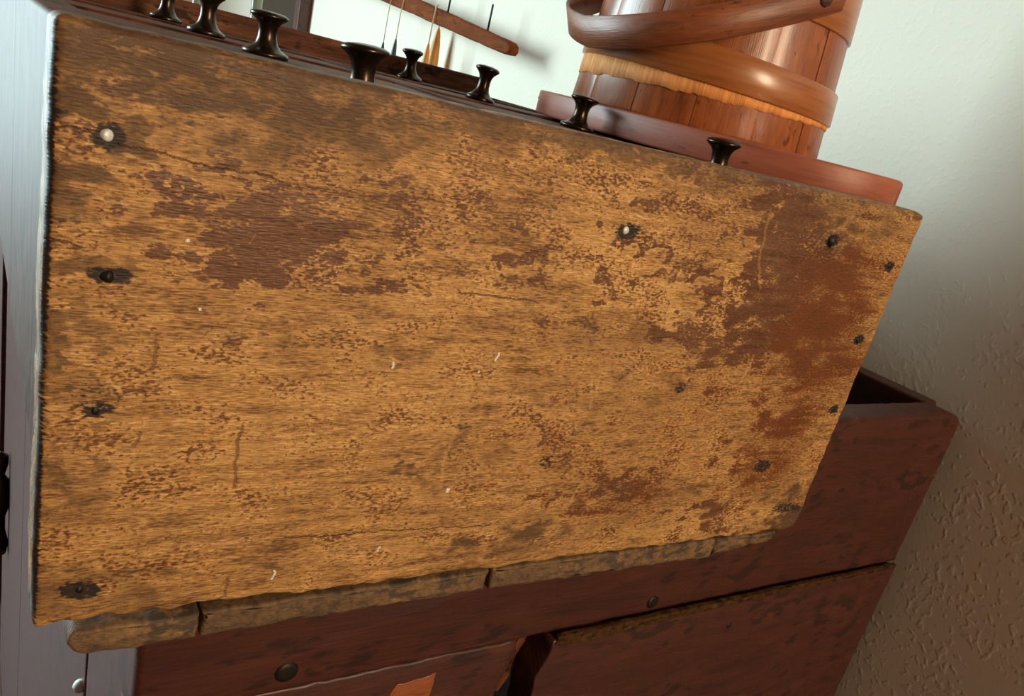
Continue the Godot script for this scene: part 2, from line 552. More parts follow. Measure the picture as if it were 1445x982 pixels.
	# dried drops of white paint
	for l in [[134.4, 112.0, 134.9, 115.3], [189.8, 106.0, 189.0, 110.8], [181.0, 115.9, 180.2, 116.6], [95.7, 216.2, 95.4, 218.7, 94.9, 221.6], [147.8, 210.8, 146.6, 213.6], [125.0, 231.0, 123.4, 234.4], [43.4, 65.6, 43.6, 66.6], [50.3, 91.2, 50.5, 92.4], [101.6, 73.1, 101.8, 73.5], [98.1, 46.2, 98.3, 46.5], [148.2, 45.3, 148.4, 45.6], [235.4, 185.6, 235.8, 186.0]]:
		n += 1
		scratch(px, hb, w, h, l, 3.0, rgb(222, 228, 226), 1.6, -90.0, n)
	scratch(px, hb, w, h, [178.4, 181.0, 180.2, 181.3], 6.0, rgb(226, 231, 229), 1.8, -90.0, 333)
	var mt := StandardMaterial3D.new()
	mt.albedo_texture = tex(Image.create_from_data(w, h, false, Image.FORMAT_RGB8, px))
	mt.roughness = 1.0
	mt.roughness_texture = tex(Image.create_from_data(w, h, false, Image.FORMAT_L8, rb))
	mt.heightmap_enabled = true
	mt.heightmap_texture = tex(Image.create_from_data(w, h, false, Image.FORMAT_L8, hb))
	mt.heightmap_scale = 0.065
	mt.metallic_specular = 0.4
	return mt

func plaster_material() -> StandardMaterial3D:
	# flat cream paint over knocked-down plaster: sparse raised blobs with smooth ground between
	var w := 1024
	var a := noise_bytes(w, w, 61, 0.042, 2, 1, 1, FastNoiseLite.TYPE_SIMPLEX_SMOOTH, 0.0, true)
	var b := noise_bytes(w, w, 62, 0.006, 3, 1, 1, FastNoiseLite.TYPE_SIMPLEX_SMOOTH, 0.0, true)
	var c := noise_bytes(w, w, 63, 0.12, 2, 1, 1, FastNoiseLite.TYPE_SIMPLEX_SMOOTH, 0.0, true)
	var hb := PackedByteArray()
	hb.resize(w * w)
	for i in w * w:
		var m := smoothstep(150.0, 196.0, a[i] * 0.72 + b[i] * 0.34)
		hb[i] = clampi(int(40.0 + 150.0 * m + c[i] * 0.10 + b[i] * 0.10), 0, 255)
	var mt := StandardMaterial3D.new()
	mt.albedo_color = rgb(232, 226, 208)
	mt.roughness = 0.75
	mt.heightmap_enabled = true
	mt.heightmap_texture = tex(Image.create_from_data(w, w, false, Image.FORMAT_L8, hb))
	mt.heightmap_scale = 0.024
	mt.uv1_scale = Vector3(2.2, 2.2, 1.0)
	return mt

func make_materials() -> void:
	var brown := wood(1024, 512, 101, [rgb(52, 30, 20), rgb(86, 52, 36), rgb(108, 68, 47), rgb(132, 88, 60)], 0.36, rgb(46, 28, 20))
	var redw := wood(1024, 512, 131, [rgb(58, 32, 26), rgb(74, 40, 32), rgb(82, 45, 36), rgb(94, 53, 42)], 0.36, rgb(50, 30, 26), 0.04, rgb(96, 58, 42))
	var cherry := wood(1024, 512, 151, [rgb(100, 56, 34), rgb(134, 80, 48), rgb(148, 90, 55), rgb(168, 108, 68)], 0.28, rgb(92, 50, 32))
	var boxwood := wood(1024, 512, 161, [rgb(122, 66, 48), rgb(150, 84, 62), rgb(160, 92, 69), rgb(174, 106, 82)], 0.26, rgb(106, 58, 44))
	var hoopwood := wood(512, 256, 166, [rgb(128, 74, 38), rgb(156, 94, 48), rgb(166, 104, 56), rgb(182, 122, 70)], 0.22, rgb(112, 64, 34))
	var pale := wood(512, 256, 171, [rgb(176, 116, 60), rgb(214, 158, 98), rgb(226, 172, 112), rgb(236, 188, 130)])
	var dirty := wood(1024, 256, 191, [rgb(58, 44, 32), rgb(94, 70, 46), rgb(116, 88, 56), rgb(150, 112, 66)], 0.40, rgb(60, 48, 38), 0.12, rgb(168, 124, 70), 3)
	M.brown = wood_material(brown, Color.WHITE, 0.55, Vector2(0.5, 0.25), 0.03)
	M.brown_face = wood_material(brown, rgb(214, 214, 214), 0.55, Vector2(0.5, 0.25), 0.02)
	M.rail = wood_material(brown, rgb(236, 214, 206), 0.65, Vector2(0.4, 0.2), 0.02)
	M.brown_face.metallic_specular = 0.25
	M.rail.metallic_specular = 0.2
	M.brown.metallic_specular = 0.2
	M.red = wood_material(redw, rgb(232, 218, 214), 0.42, Vector2(0.5, 0.25), 0.03)
	M.redfront = wood_material(redw, rgb(250, 236, 240), 0.42, Vector2(0.5, 0.25), 0.02)
	M.inside = wood_material(redw, rgb(232, 218, 214), 0.7, Vector2(0.5, 0.25), 0.02)
	M.stave = wood_material(cherry, rgb(255, 234, 204), 0.38, Vector2(0.25, 0.12), 0.015, 0.3)
	M.hoop = wood_material(hoopwood, Color.WHITE, 0.30, Vector2(0.4, 0.2), 0.01, 0.3)
	M.handle = wood_material(cherry, rgb(232, 214, 202), 0.45, Vector2(0.25, 0.12), 0.02)
	M.boxside = wood_material(boxwood, Color.WHITE, 0.48, Vector2(0.5, 0.25), 0.01)
	M.pale = wood_material(pale, rgb(255, 226, 192), 0.75, Vector2(0.06, 0.03), 0.06)
	M.dirty = wood_material(dirty, Color.WHITE, 0.7, Vector2(0.25, 0.06), 0.05)
	M.ledge = wood_material(dirty, rgb(176, 160, 148), 0.85, Vector2(0.25, 0.06), 0.05)
	M.ledge.metallic_specular = 0.2
	M.rackwood = wood_material(cherry, rgb(210, 186, 160), 0.8, Vector2(0.4, 0.2), 0.03)
	M.rackwood.metallic_specular = 0.2
	M.panel = panel_material()
	M.plaster = plaster_material()
	M.iron = plain(rgb(58, 47, 38), 0.27, 0.85)
	M.nail = plain(rgb(44, 38, 34), 0.5, 0.7)
	M.bright_nail = plain(rgb(214, 218, 216), 0.35, 0.2)
	M.wire = plain(rgb(50, 52, 54), 0.4, 0.8)
	M.floor = wood_material(brown, rgb(220, 200, 180), 0.5, Vector2(0.8, 0.4), 0.02)
	M.panelling = wood_material(brown, rgb(240, 226, 210), 0.5, Vector2(0.8, 0.4), 0.02)
	M.ceiling = wood_material(brown, rgb(250, 236, 220), 0.7, Vector2(0.8, 0.4), 0.02)
	M.white = plain(rgb(220, 218, 208), 0.5)

# ------------------------------------------------------------------ the room
func build_room() -> void:
	var t := 0.15
	var y0 := FLOOR_Y
	var y1 := 1.5
	var xl := -3.9
	var zf := -3.2
	var zb := 2.4
	struct("floor", span_mesh(Vector3(xl - t, y0 - t, zf - t), Vector3(WALL_X + t, y0, zb + t), 0.002, 2), M.floor)
	struct("ceiling", span_mesh(Vector3(xl - t, y1, zf - t), Vector3(WALL_X + t, y1 + t, zb + t), 0.002), M.ceiling)
	struct("wall_right", span_mesh(Vector3(WALL_X, y0, zf - t), Vector3(WALL_X + t, y1, zb + t), 0.002), M.plaster)
	struct("wall_left", span_mesh(Vector3(xl - t, y0, zf - t), Vector3(xl, y1, zb + t), 0.002, 1), M.panelling)
	# far wall with the wide window's opening, back wall with the narrow window's opening
	var st := begin()
	for b in [[xl, -3.65, y0, y1], [-0.95, WALL_X, y0, y1], [-3.65, -0.95, 1.36, y1], [-3.65, -0.95, y0, -0.7]]:
		rbox(st, Vector3((b[0] + b[1]) / 2.0, (b[2] + b[3]) / 2.0, zf - t / 2.0), Vector3(b[1] - b[0], b[3] - b[2], t), 0.002)
	struct("wall_far", st.commit(), M.plaster)
	st = begin()
	for b in [[xl, 0.45, y0, y1], [0.745, WALL_X, y0, y1], [0.45, 0.745, 1.15, y1], [0.45, 0.745, y0, 0.1]]:
		rbox(st, Vector3((b[0] + b[1]) / 2.0, (b[2] + b[3]) / 2.0, zb + t / 2.0), Vector3(b[1] - b[0], b[3] - b[2], t), 0.002)
	struct("wall_back", st.commit(), M.panelling)
	st = begin()
	for b in [[-3.65, -3.59, -0.7, 1.36], [-1.01, -0.95, -0.7, 1.36], [-3.59, -1.01, 1.30, 1.36], [-3.59, -1.01, -0.7, -0.64], [-1.88, -1.84, -0.64, 1.30], [-2.76, -2.72, -0.64, 1.30]]:
		rbox(st, Vector3((b[0] + b[1]) / 2.0, (b[2] + b[3]) / 2.0, zf - 0.09), Vector3(b[1] - b[0], b[3] - b[2], 0.05), 0.004)
	struct("window_2", st.commit(), M.white)
	st = begin()
	for b in [[0.45, 0.475, 0.1, 1.15], [0.72, 0.745, 0.1, 1.15], [0.475, 0.72, 1.12, 1.15], [0.475, 0.72, 0.1, 0.13], [0.475, 0.72, 0.61, 0.64]]:
		rbox(st, Vector3((b[0] + b[1]) / 2.0, (b[2] + b[3]) / 2.0, zb + 0.09), Vector3(b[1] - b[0], b[3] - b[2], 0.05), 0.004)
	struct("window_1", st.commit(), M.white)

# ------------------------------------------------------------------ the red cupboard
func build_cupboard() -> void:
	var c := thing("red_cupboard", "long red-painted wooden cupboard with an open trough top against the plaster wall", "cupboard")
	var xf := 0.0453
	var xb := 0.742
	var zn := -0.024
	var zfar := -1.62
	# near end: upper board, and two proud boards below its lower edge with a broken gap between them
	var up := rough_outline([Vector2(xf, RIM - 0.006), Vector2(xf + 0.004, RIM), Vector2(xb - 0.022, RIM), Vector2(xb - 0.008, RIM - 0.003), Vector2(xb, RIM - 0.009), Vector2(xb, -0.329), Vector2(0.56, -0.324), Vector2(0.3, -0.3195), Vector2(xf, -0.3165)], 0.006, 0.0009, 3)
	part("end_board", slab(up, zn - 0.026, zn, 0.004), M.red, c)
	var lo := rough_outline([Vector2(0.307, -0.3235), Vector2(0.56, -0.3285), Vector2(xb - 0.002, -0.333), Vector2(xb - 0.002, -0.62), Vector2(0.302, -0.62), Vector2(0.305, -0.40), Vector2(0.300, -0.352), Vector2(0.306, -0.336)], 0.006, 0.0016, 4)
	part("end_board", slab(lo, zn - 0.022, zn + 0.0035, 0.0012, Vector2(0.3, 0.4)), M.red, c)
	var lf := rough_outline([Vector2(xf, -0.318), Vector2(0.281, -0.3225), Vector2(0.284, -0.334), Vector2(0.276, -0.36), Vector2(0.281, -0.62), Vector2(xf, -0.62)], 0.006, 0.0018, 5)
	part("end_board", slab(lf, zn - 0.026, zn - 0.004, 0.002, Vector2(0.7, 0.2)), M.red, c)
	var bare := rough_outline([Vector2(0.196, -0.336), Vector2(0.222, -0.3335), Vector2(0.219, -0.36), Vector2(0.197, -0.36), Vector2(0.190, -0.346)], 0.004, 0.003, 9)
	part("bare_patch", slab(bare, zn - 0.005, zn - 0.0036, 0.0004), M.stave, c, Vector3.ZERO, "orange-brown bare wood patch on the end")
	var dusty := rough_outline([Vector2(0.310, -0.3200), Vector2(0.56, -0.3246), Vector2(xb - 0.004, -0.3292), Vector2(xb - 0.004, -0.3330), Vector2(0.56, -0.3300), Vector2(0.43, -0.3290), Vector2(0.33, -0.3300), Vector2(0.309, -0.3270)], 0.012, 0.0016, 12)
	part("worn_edge", slab(dusty, zn + 0.0002, zn + 0.0041, 0.0005), M.ledge, c, Vector3.ZERO, "greyish brown worn edge of the lower board")
	# broken slats behind the gap
	for k in 3:
		var s := span_mesh(Vector3(-0.004, -0.03, -0.005), Vector3(0.004, 0.03, 0.0), 0.001, 1)
		var o := part("slat", s, M.brown, c, Vector3(0.286 + k * 0.0085, -0.350 - k * 0.003, zn - 0.020))
		o.rotation.z = -0.5
	for k in [[Vector2(0.121, -0.303), 0.0065], [Vector2(0.398, -0.311), 0.0055], [Vector2(0.5, -0.352), 0.003]]:
		var nail := lathe([Vector2(0.0002, 0.0), Vector2(k[1] * 0.6, 0.0), Vector2(k[1], -0.0006), Vector2(k[1], -0.004)], 10)
		var o := part("nail", nail, M.nail, c, Vector3(k[0].x, k[0].y, zn + (0.0012 if k[1] > 0.004 else 0.0042)))
		o.rotation = Vector3(PI / 2, 0, 0)
	# front: upright boards seen edgewise on the left
	var zs := [[zn - 0.003, -0.162], [-0.168, -0.742], [-0.746, -1.235], [-1.42, zfar]]
	for z in zs:
		part("front_board", span_mesh(Vector3(xf, FLOOR_Y + 0.004, z[1]), Vector3(xf + 0.022, RIM - 0.001, z[0]), 0.003, 1), M.redfront, c)
	part("door_recess", span_mesh(Vector3(xf + 0.025, FLOOR_Y + 0.004, -1.42), Vector3(xf + 0.04, RIM - 0.03, -1.235), 0.002, 1), M.inside, c)
	var h := lathe([Vector2(0.0003, 0.0), Vector2(0.010, 0.002), Vector2(0.013, 0.02), Vector2(0.008, 0.05), Vector2(0.008, 0.075), Vector2(0.015, 0.10), Vector2(0.017, 0.125), Vector2(0.012, 0.145), Vector2(0.006, 0.155), Vector2(0.011, 0.175), Vector2(0.011, 0.19), Vector2(0.0003, 0.198)], 20)
	part("door_handle", h, M.iron, c, Vector3(xf - 0.012, -0.92, -1.06), "dark iron handle")
	var peg := lathe([Vector2(0.0003, 0.004), Vector2(0.003, 0.0034), Vector2(0.0046, 0.0), Vector2(0.003, -0.004), Vector2(0.0003, -0.0044)], 10)
	part("nail", peg, M.white, c, Vector3(xf - 0.0015, -0.426, -0.176), "white-painted nail head")
	# back, far end, bottom and the closed end of the top
	part("back_board", span_mesh(Vector3(xb - 0.022, FLOOR_Y + 0.004, zfar), Vector3(xb, RIM, zn - 0.0262), 0.004, 2), M.red, c)
	part("end_board", span_mesh(Vector3(xf + 0.022, FLOOR_Y + 0.004, zfar), Vector3(xb - 0.022, RIM - 0.001, zfar + 0.02), 0.002), M.red, c)
	part("trough_bottom", span_mesh(Vector3(xf + 0.022, -0.50, zfar + 0.02), Vector3(xb - 0.022, -0.48, zn - 0.03), 0.002, 2), M.inside, c)
	part("end_board", span_mesh(Vector3(xf, FLOOR_Y + 0.004, zn - 0.026), Vector3(xb, -0.62, zn - 0.004), 0.002), M.red, c)
	part("worktop", span_mesh(Vector3(xf + 0.022, RIM - 0.022, zfar + 0.02), Vector3(xb - 0.022, RIM - 0.002, -0.66), 0.003, 2), M.red, c)

# ------------------------------------------------------------------ the chest
func panel_mesh() -> Mesh:
	var nx := 150
	var ny := 76
	var fn := FastNoiseLite.new()
	fn.seed = 21
	fn.frequency = 1.0
	fn.fractal_octaves = 4
	var bev := 0.0035
	var ps := []
	var us := []
	var warp := func(i: int, n: int, length: float) -> float:   # finer steps near the edges
		if i <= 4:
			return bev * [0.0, 0.12, 0.35, 0.65, 1.0][i] / length
		if i >= n - 4:
			return 1.0 - bev * [0.0, 0.12, 0.35, 0.65, 1.0][n - i] / length
		return lerpf(bev / length, 1.0 - bev / length, float(i - 4) / (n - 8))
	for j in ny + 1:
		var tv: float = warp.call(j, ny, 0.235)
		for i in nx + 1:
			var tu: float = warp.call(i, nx, PANEL_W)
			var xl := fn.get_noise_2d(tv * 9.0, 3.0) * 0.0008
			var xr := PANEL_W + fn.get_noise_2d(tv * 14.0, 8.0) * 0.0016
			var yt := TOP - absf(fn.get_noise_2d(tu * 16.0, 15.0)) * 0.0012
			var yb := -lerpf(0.2285, 0.2450, tu) + fn.get_noise_2d(tu * 26.0, 22.0) * 0.0026
			var p := Vector2(lerpf(xl, xr, tu), lerpf(yt, yb, tv))
			for cr in [[Vector2(xl, yt), 0.0035, 1, -1], [Vector2(xr, yt), 0.007, -1, -1], [Vector2(xl, yb), 0.004, 1, 1], [Vector2(xr, yb), 0.012, -1, 1]]:
				var cc: Vector2 = cr[0] + Vector2(cr[1] * cr[2], cr[1] * cr[3])
				var d := p - cc
				if d.x * cr[2] < 0.0 and d.y * cr[3] < 0.0 and d.length() > cr[1]:
					p = cc + d.normalized() * cr[1]
			var e := minf(minf(tu, 1.0 - tu) * PANEL_W, minf(tv, 1.0 - tv) * 0.235)
			var q := clampf(1.0 - e / bev, 0.0, 1.0)
			var z := -bev * (1.0 - sqrt(1.0 - q * q)) + fn.get_noise_2d(tu * 9.0, tv * 5.0 + 40.0) * 0.0006
			ps.append(Vector3(p.x, p.y, z))
			us.append(Vector2(p.x / 0.5, -p.y / 0.25))
	var st := begin()
	sheet(st, ps, us, nx + 1, 1)
	var ring := []
	for i in nx:
		ring.append(i)
	for j in ny:
		ring.append(j * (nx + 1) + nx)
	for i in nx:
		ring.append(ny * (nx + 1) + nx - i)
	for j in ny + 1:
		ring.append((ny - j) * (nx + 1))
	var sp := []
	var su := []
	for lev in 3:
		for k in ring:
			var p: Vector3 = ps[k]
			sp.append(Vector3(p.x, p.y, [p.z, -0.012, -0.022][lev]))
			var inward := (Vector2(0.25, -0.12) - Vector2(p.x, p.y)).sign() * 0.01 * lev
			su.append(us[k] + Vector2(inward.x / 0.5, -inward.y / 0.25))
	sheet(st, sp, su, ring.size(), 1, true)
	var bp := []
	var bu := []
	for c in [[0, 0], [1, 0], [0, 1], [1, 1]]:
		bp.append(Vector3(0.004 + c[0] * 0.492, -0.004 - c[1] * 0.222, -0.022))
		bu.append(Vector2(c[0], c[1]))
	sheet(st, bp, bu, 2, 2, true)
	st.generate_normals()
	st.generate_tangents()
	return st.commit()

func build_chest() -> void:
	var c := thing("drawer_chest", "worn wooden chest lying on its back with rows of knobbed drawers facing up", "chest")
	var board := part("end_board", panel_mesh(), M.panel, c, Vector3.ZERO, "scuffed tan end board with brown paint remains and nail stains")
	var heads := [[0.0169, -0.0337, 0.0021, 1], [0.0204, -0.0814, 0.0024, 0], [0.0187, -0.1331, 0.0019, 0], [0.0171, -0.2127, 0.002, 0], [0.2466, -0.0396, 0.0021, 1], [0.4124, -0.0278, 0.0042, 0], [0.4835, -0.0372, 0.0028, 0], [0.4824, -0.0904, 0.0030, 0], [0.4862, -0.1433, 0.0028, 0]]
	for n in heads:
		var r: float = n[2]
		var ms := lathe([Vector2(0.0001, r * 0.35), Vector2(r * 0.45, r * 0.30), Vector2(r * 0.85, r * 0.12), Vector2(r, -0.0004), Vector2(r * 0.9, -0.003)], 12)
		var o := part("nail", ms, M.bright_nail if n[3] == 1 else M.nail, board, Vector3(n[0], n[1], 0.0003 if n[3] == 1 else -0.0004), "bright nail head" if n[3] == 1 else "")
		o.rotation = Vector3(PI / 2, rng.randf(), 0)
	# case
	part("end_board", span_mesh(Vector3(0.0, RIM, -0.605), Vector3(0.497, 0.0145, -0.587), 0.003), M.brown, c)
	part("front_board", span_mesh(Vector3(0.0005, RIM, -0.587), Vector3(0.020, -0.001, -0.2065), 0.0025, 1), M.brown_face, c)
	part("front_board", span_mesh(Vector3(0.0005, RIM, -0.2060), Vector3(0.020, -0.001, -0.0222), 0.0025, 1), M.brown_face, c)
	part("back_board", span_mesh(Vector3(0.478, RIM, -0.587), Vector3(0.498, -0.0042, -0.0222), 0.003, 2), M.rail, c)
	part("bottom", span_mesh(Vector3(0.020, RIM, -0.587), Vector3(0.478, RIM + 0.012, -0.0222), 0.002, 2), M.brown, c)
	part("divider", span_mesh(Vector3(0.240, RIM + 0.012, -0.587), Vector3(0.258, -0.0046, -0.0222), 0.002, 2), M.rail, c)
	var edges := [-0.0222, -0.138, -0.288, -0.438, -0.587]
	for k in range(1, 4):
		for s in [[0.020, 0.240], [0.258, 0.478]]:
			part("rail", span_mesh(Vector3(s[0], -0.10, edges[k] - 0.008), Vector3(s[1], -0.0044, edges[k] + 0.008), 0.002), M.rail, c)
	# drawers: front board upward, one knob each
	var prof := [Vector2(0.0002, 0.0256), Vector2(0.004, 0.0255), Vector2(0.0082, 0.0249), Vector2(0.0104, 0.0240), Vector2(0.0110, 0.0230), Vector2(0.0106, 0.0221), Vector2(0.0090, 0.0209), Vector2(0.0071, 0.0193), Vector2(0.0058, 0.0170), Vector2(0.0053, 0.0135), Vector2(0.0055, 0.0100), Vector2(0.0064, 0.0068), Vector2(0.0084, 0.0043), Vector2(0.0110, 0.0028), Vector2(0.0130, 0.0019), Vector2(0.0134, 0.0008), Vector2(0.0130, -0.001), Vector2(0.0002, -0.001)]
	var knob := lathe(prof, 40)
	for col in 2:
		for row in 4:
			var x0: float = [0.0215, 0.2595][col]
			var x1: float = [0.2385, 0.4765][col]
			var z1: float = edges[row] - (0.0095 if row else 0.0015)
			var z0: float = edges[row + 1] + (0.0095 if row < 3 else 0.0015)
			var y1: float = -0.0125 if row == 0 else -0.0058
			var d := part("drawer", span_mesh(Vector3(x0, -0.10, z0), Vector3(x1, y1, z1), 0.0025), M.brown, c)
			var kn := part("knob", knob, M.iron, d, Vector3([0.126, 0.364][col], y1 + 0.0008, -0.0626 - 0.1503 * row), "dark metal mushroom knob")
			kn.scale.y = [1.0, 0.94, 1.16, 1.16][row]
			kn.rotation = Vector3(rng.randf_range(-0.05, 0.05), rng.randf() * 6.0, rng.randf_range(-0.05, 0.05))
	# broken moulding under the end board
	var runs := [[0.0138, 0.0668, -0.2395, -0.2402, -0.2518, -0.2535], [0.0678, 0.2255, -0.2396, -0.2430, -0.2537, -0.2565], [0.2285, 0.4225, -0.2425, -0.2488, -0.2575, -0.2640], [0.4240, 0.4920, -0.2492, -0.2520, -0.2632, -0.2600]]
	for k in runs.size():
		var r: Array = runs[k]
		var pts := [Vector2(r[0], r[2]), Vector2(r[1], r[3]), Vector2(r[1] - 0.0008, r[5]), Vector2(r[0] + 0.0006, r[4])]
		if k == 0:
			pts = [Vector2(0.017, -0.2388), Vector2(r[1], r[3]), Vector2(r[1] - 0.0006, r[5]), Vector2(0.022, -0.2525), Vector2(0.0165, -0.2500), Vector2(0.0138, -0.2455), Vector2(0.0145, -0.2412)]
		part("moulding", slab(rough_outline(pts, 0.003, 0.0014, 50 + k), -0.0236, -0.0065 - k * 0.0006, 0.0018, Vector2(k * 0.37, k * 0.11)), M.dirty, c, Vector3.ZERO, "broken strip of worn moulding")

# ------------------------------------------------------------------ oval box and firkin
func oval(st: SurfaceTool, a: float, b: float, ring: Array, n: int, group: int, flip := false, seam := 0.0) -> void:
	var ps := []
	var us := []
	for k in ring:
		for j in n + 1:
			var t := TAU * j / n
			var p := Vector3(cos(t) * (b + k.x), k.y, sin(t) * (a + k.x))
			ps.append(p)
			us.append(Vector2(t * 0.15 + seam, k.y + k.x))
	sheet(st, ps, us, n + 1, group, flip)

func build_box() -> void:
	var o := thing("oval_box", "low oval bentwood pantry box painted reddish brown, under the tapered firkin", "box", Vector3(0.49, -0.0038, -0.214))
	o.rotation.x = 0.002
	var a := 0.184
	var b := 0.108
	var st := begin()
	var top := 0.0200
	oval(st, a, b, [Vector2(-0.004, 0.0), Vector2(-0.0008, 0.0004), Vector2(0.0, 0.002), Vector2(0.0, top - 0.0016), Vector2(-0.0006, top - 0.0004), Vector2(-0.0018, top), Vector2(-0.004, top), Vector2(-0.0042, top - 0.001)], 96, 1)
	st.generate_normals()
	part("side", st.commit(), M.boxside, o)
	st = begin()
	oval(st, a, b, [Vector2(-0.0042, top - 0.0008), Vector2(-0.0046, top - 0.0003), Vector2(-0.006, top - 0.0001), Vector2(-0.06, top - 0.0001), Vector2(-b, top - 0.0001)], 96, 1)
	oval(st, a, b, [Vector2(-b, 0.0004), Vector2(-0.003, 0.0002)], 96, 2)
	st.generate_normals()
	part("lid_panel", st.commit(), M.hoop, o)
	# overlapping end of the bent side, near the wall
	st = begin()
	var ps := []
	var us := []
	for i in 13:
		var t := lerpf(0.70, 1.28, i / 12.0)
		var e := 1.0 if i < 10 else 1.0 - (i - 9) * 0.16
		var lift := 0.0 if i == 0 or i == 12 else 0.0014
		for k in [[0.0, 0.5 - 0.5 * e], [lift, 0.5 - 0.48 * e], [lift, 0.5 + 0.46 * e], [0.0, 0.5 + 0.48 * e]]:
			var p := Vector3(cos(t) * (b + k[0]), 0.0006 + 0.0190 * k[1], sin(t) * (a + k[0]))
			ps.append(p)
			us.append(Vector2(t * 0.15, p.y))
	sheet(st, ps, us, 4, 0)
	st.generate_normals()
	part("lap", st.commit(), M.boxside, o)
	var tack := lathe([Vector2(0.0001, 0.0006), Vector2(0.0009, 0.0004), Vector2(0.0013, 0.0)], 8)
	var tk := part("tack", tack, M.nail, o, Vector3(-cos(0.9) * (b + 0.0001), 0.013, -sin(0.9) * (a + 0.0001)))
	tk.basis = Basis(Quaternion(Vector3.UP, Vector3(-0.85, 0, -0.5).normalized()))

func build_firkin() -> void:
	var base := Vector3(0.4872, 0.0163, -0.2184)
	var f := thing("firkin", "tapered wooden firkin with bentwood hoops and its handle lowered, on the oval box", "bucket", base)
	var rad := func(y: float) -> float: return 0.1052 - 0.082 * y
	var hgt := 0.245
	# staves
	var n := 14
	for k in n:
		var a0 := TAU * (k + 0.30) / n + 0.001
		var a1 := TAU * (k + 1.30) / n - 0.001
		var st := begin()
		var ps := []
		var us := []
		var jit := rng.randf_range(-0.00025, 0.00025)
		var off := rng.randf() * 3.0
		for lv in [0.0, 0.0012, 0.06, 0.12, 0.18, hgt - 0.001, hgt]:
			var rr: float = rad.call(lv) + jit - (0.0008 if lv == 0.0 or lv == hgt else 0.0)
			for j in 9:
				var t := j / 8.0
				var a := lerpf(a0, a1, t)
				var edge := 0.0007 if j == 0 or j == 8 else 0.0
				ps.append(Vector3(cos(a) * (rr - edge), lv, sin(a) * (rr - edge)))
				us.append(Vector2(lv + off, a * 0.1 + k * 0.031))
		sheet(st, ps, us, 9, 1)
		var qs := []
		var qu := []
		for lv in [0.0, hgt]:
			for j in 9:
				var a := lerpf(a0, a1, j / 8.0)
				qs.append(Vector3(cos(a) * (rad.call(lv) - 0.009), lv, sin(a) * (rad.call(lv) - 0.009)))
				qu.append(Vector2(lv + off, a * 0.1))
		sheet(st, qs, qu, 9, 1, true)
		for lv in [0.0, hgt]:
			var es := []
			var eu := []
			for rr in [rad.call(lv) - 0.0008, rad.call(lv) - 0.009]:
				for j in 9:
					var a := lerpf(a0, a1, j / 8.0)
					es.append(Vector3(cos(a) * rr, lv, sin(a) * rr))
					eu.append(Vector2(rr, a * 0.1))
			sheet(st, es, eu, 9, 2, lv == 0.0)
		st.generate_normals()
		part("stave", st.commit(), M.stave, f)
	part("bucket_bottom", lathe([Vector2(0.0002, 0.014), Vector2(0.094, 0.014), Vector2(0.094, 0.006), Vector2(0.0002, 0.006)], 48), M.pale, f)
	# direction towards the photograph's camera, and the hoop's tilt: higher on its left
	var view := atan2(0.709, -0.705)
	var left := view + PI / 2.0
	var hoop_low := func(a: float) -> float: return 0.0307 + 0.0052 * cos(a - left)
	var hoop_top := func(a: float) -> float: return 0.0570 + 0.0075 * cos(a - left)
	var top_low := func(a: float) -> float: return 0.0905 + 0.004 * cos(a - left)
	# strip of raw wood laid bare where the lower hoop has slipped up: ragged lower edge
	var fn := FastNoiseLite.new()
	fn.seed = 31
	fn.frequency = 9.0
	fn.fractal_octaves = 4
	var st := begin()
	var ps := []
	var us := []
	for j in 241:
		var a := TAU * j / 240.0
		var lo := 0.0214 + 0.0018 * fn.get_noise_2d(a * 0.6, 0.0) + 0.0010 * fn.get_noise_2d(a * 4.0, 5.0) - 0.0008 * cos(a - left)
		var hi: float = hoop_low.call(a) + 0.002
		for k in [[lo, -0.0008], [lo + 0.0003, 0.0012], [lerpf(lo, hi, 0.5), 0.0014 + 0.0005 * fn.get_noise_2d(a * 6.0, 9.0)], [hi, 0.0012], [hi, -0.0008]]:
			var rr: float = rad.call(k[0]) + k[1]
			ps.append(Vector3(cos(a) * rr, k[0], sin(a) * rr))
			us.append(Vector2(k[0] * 0.5, a * 0.1))
	sheet(st, ps, us, 5, 0)
	st.generate_normals()
	part("bare_band", st.commit(), M.pale, f, Vector3.ZERO, "ragged band of pale raw wood")
	for h in 2:
		st = begin()
		ps = []
		us = []
		for j in 121:
			var a := TAU * j / 120.0
			var lo: float = hoop_low.call(a) if h == 0 else top_low.call(a)
			var hi: float = hoop_top.call(a) if h == 0 else top_low.call(a) + 0.042
			var th := 0.0036 if h == 0 else 0.0022
			for k in [[lo, -0.001], [lo + 0.0001, th - 0.0006], [lo + 0.0006, th], [hi - 0.0010, th], [hi - 0.0002, th - 0.0007], [hi, -0.001]]:
				var rr: float = rad.call(k[0]) + k[1]
				ps.append(Vector3(cos(a) * rr, k[0], sin(a) * rr))
				us.append(Vector2(a * 0.1, k[0] + h * 0.07))
		sheet(st, ps, us, 6, 0)
		st.generate_normals()
		part("hoop", st.commit(), M.hoop, f, Vector3.ZERO, "smooth orange-brown lower hoop" if h == 0 else "")
	# bentwood handle hanging down in front, pivoting on two pegs
	var pa := view - deg_to_rad(36.0)
	var e1 := Vector3(cos(pa), 0, sin(pa))
	var e2 := Vector3(cos(pa + PI / 2), 0, sin(pa + PI / 2))
	var pivot := 0.1015
	var drop := 0.054
	var out := 0.119
	st = begin()
	ps = []
	us = []
	var along := 0.0
	var m := 60
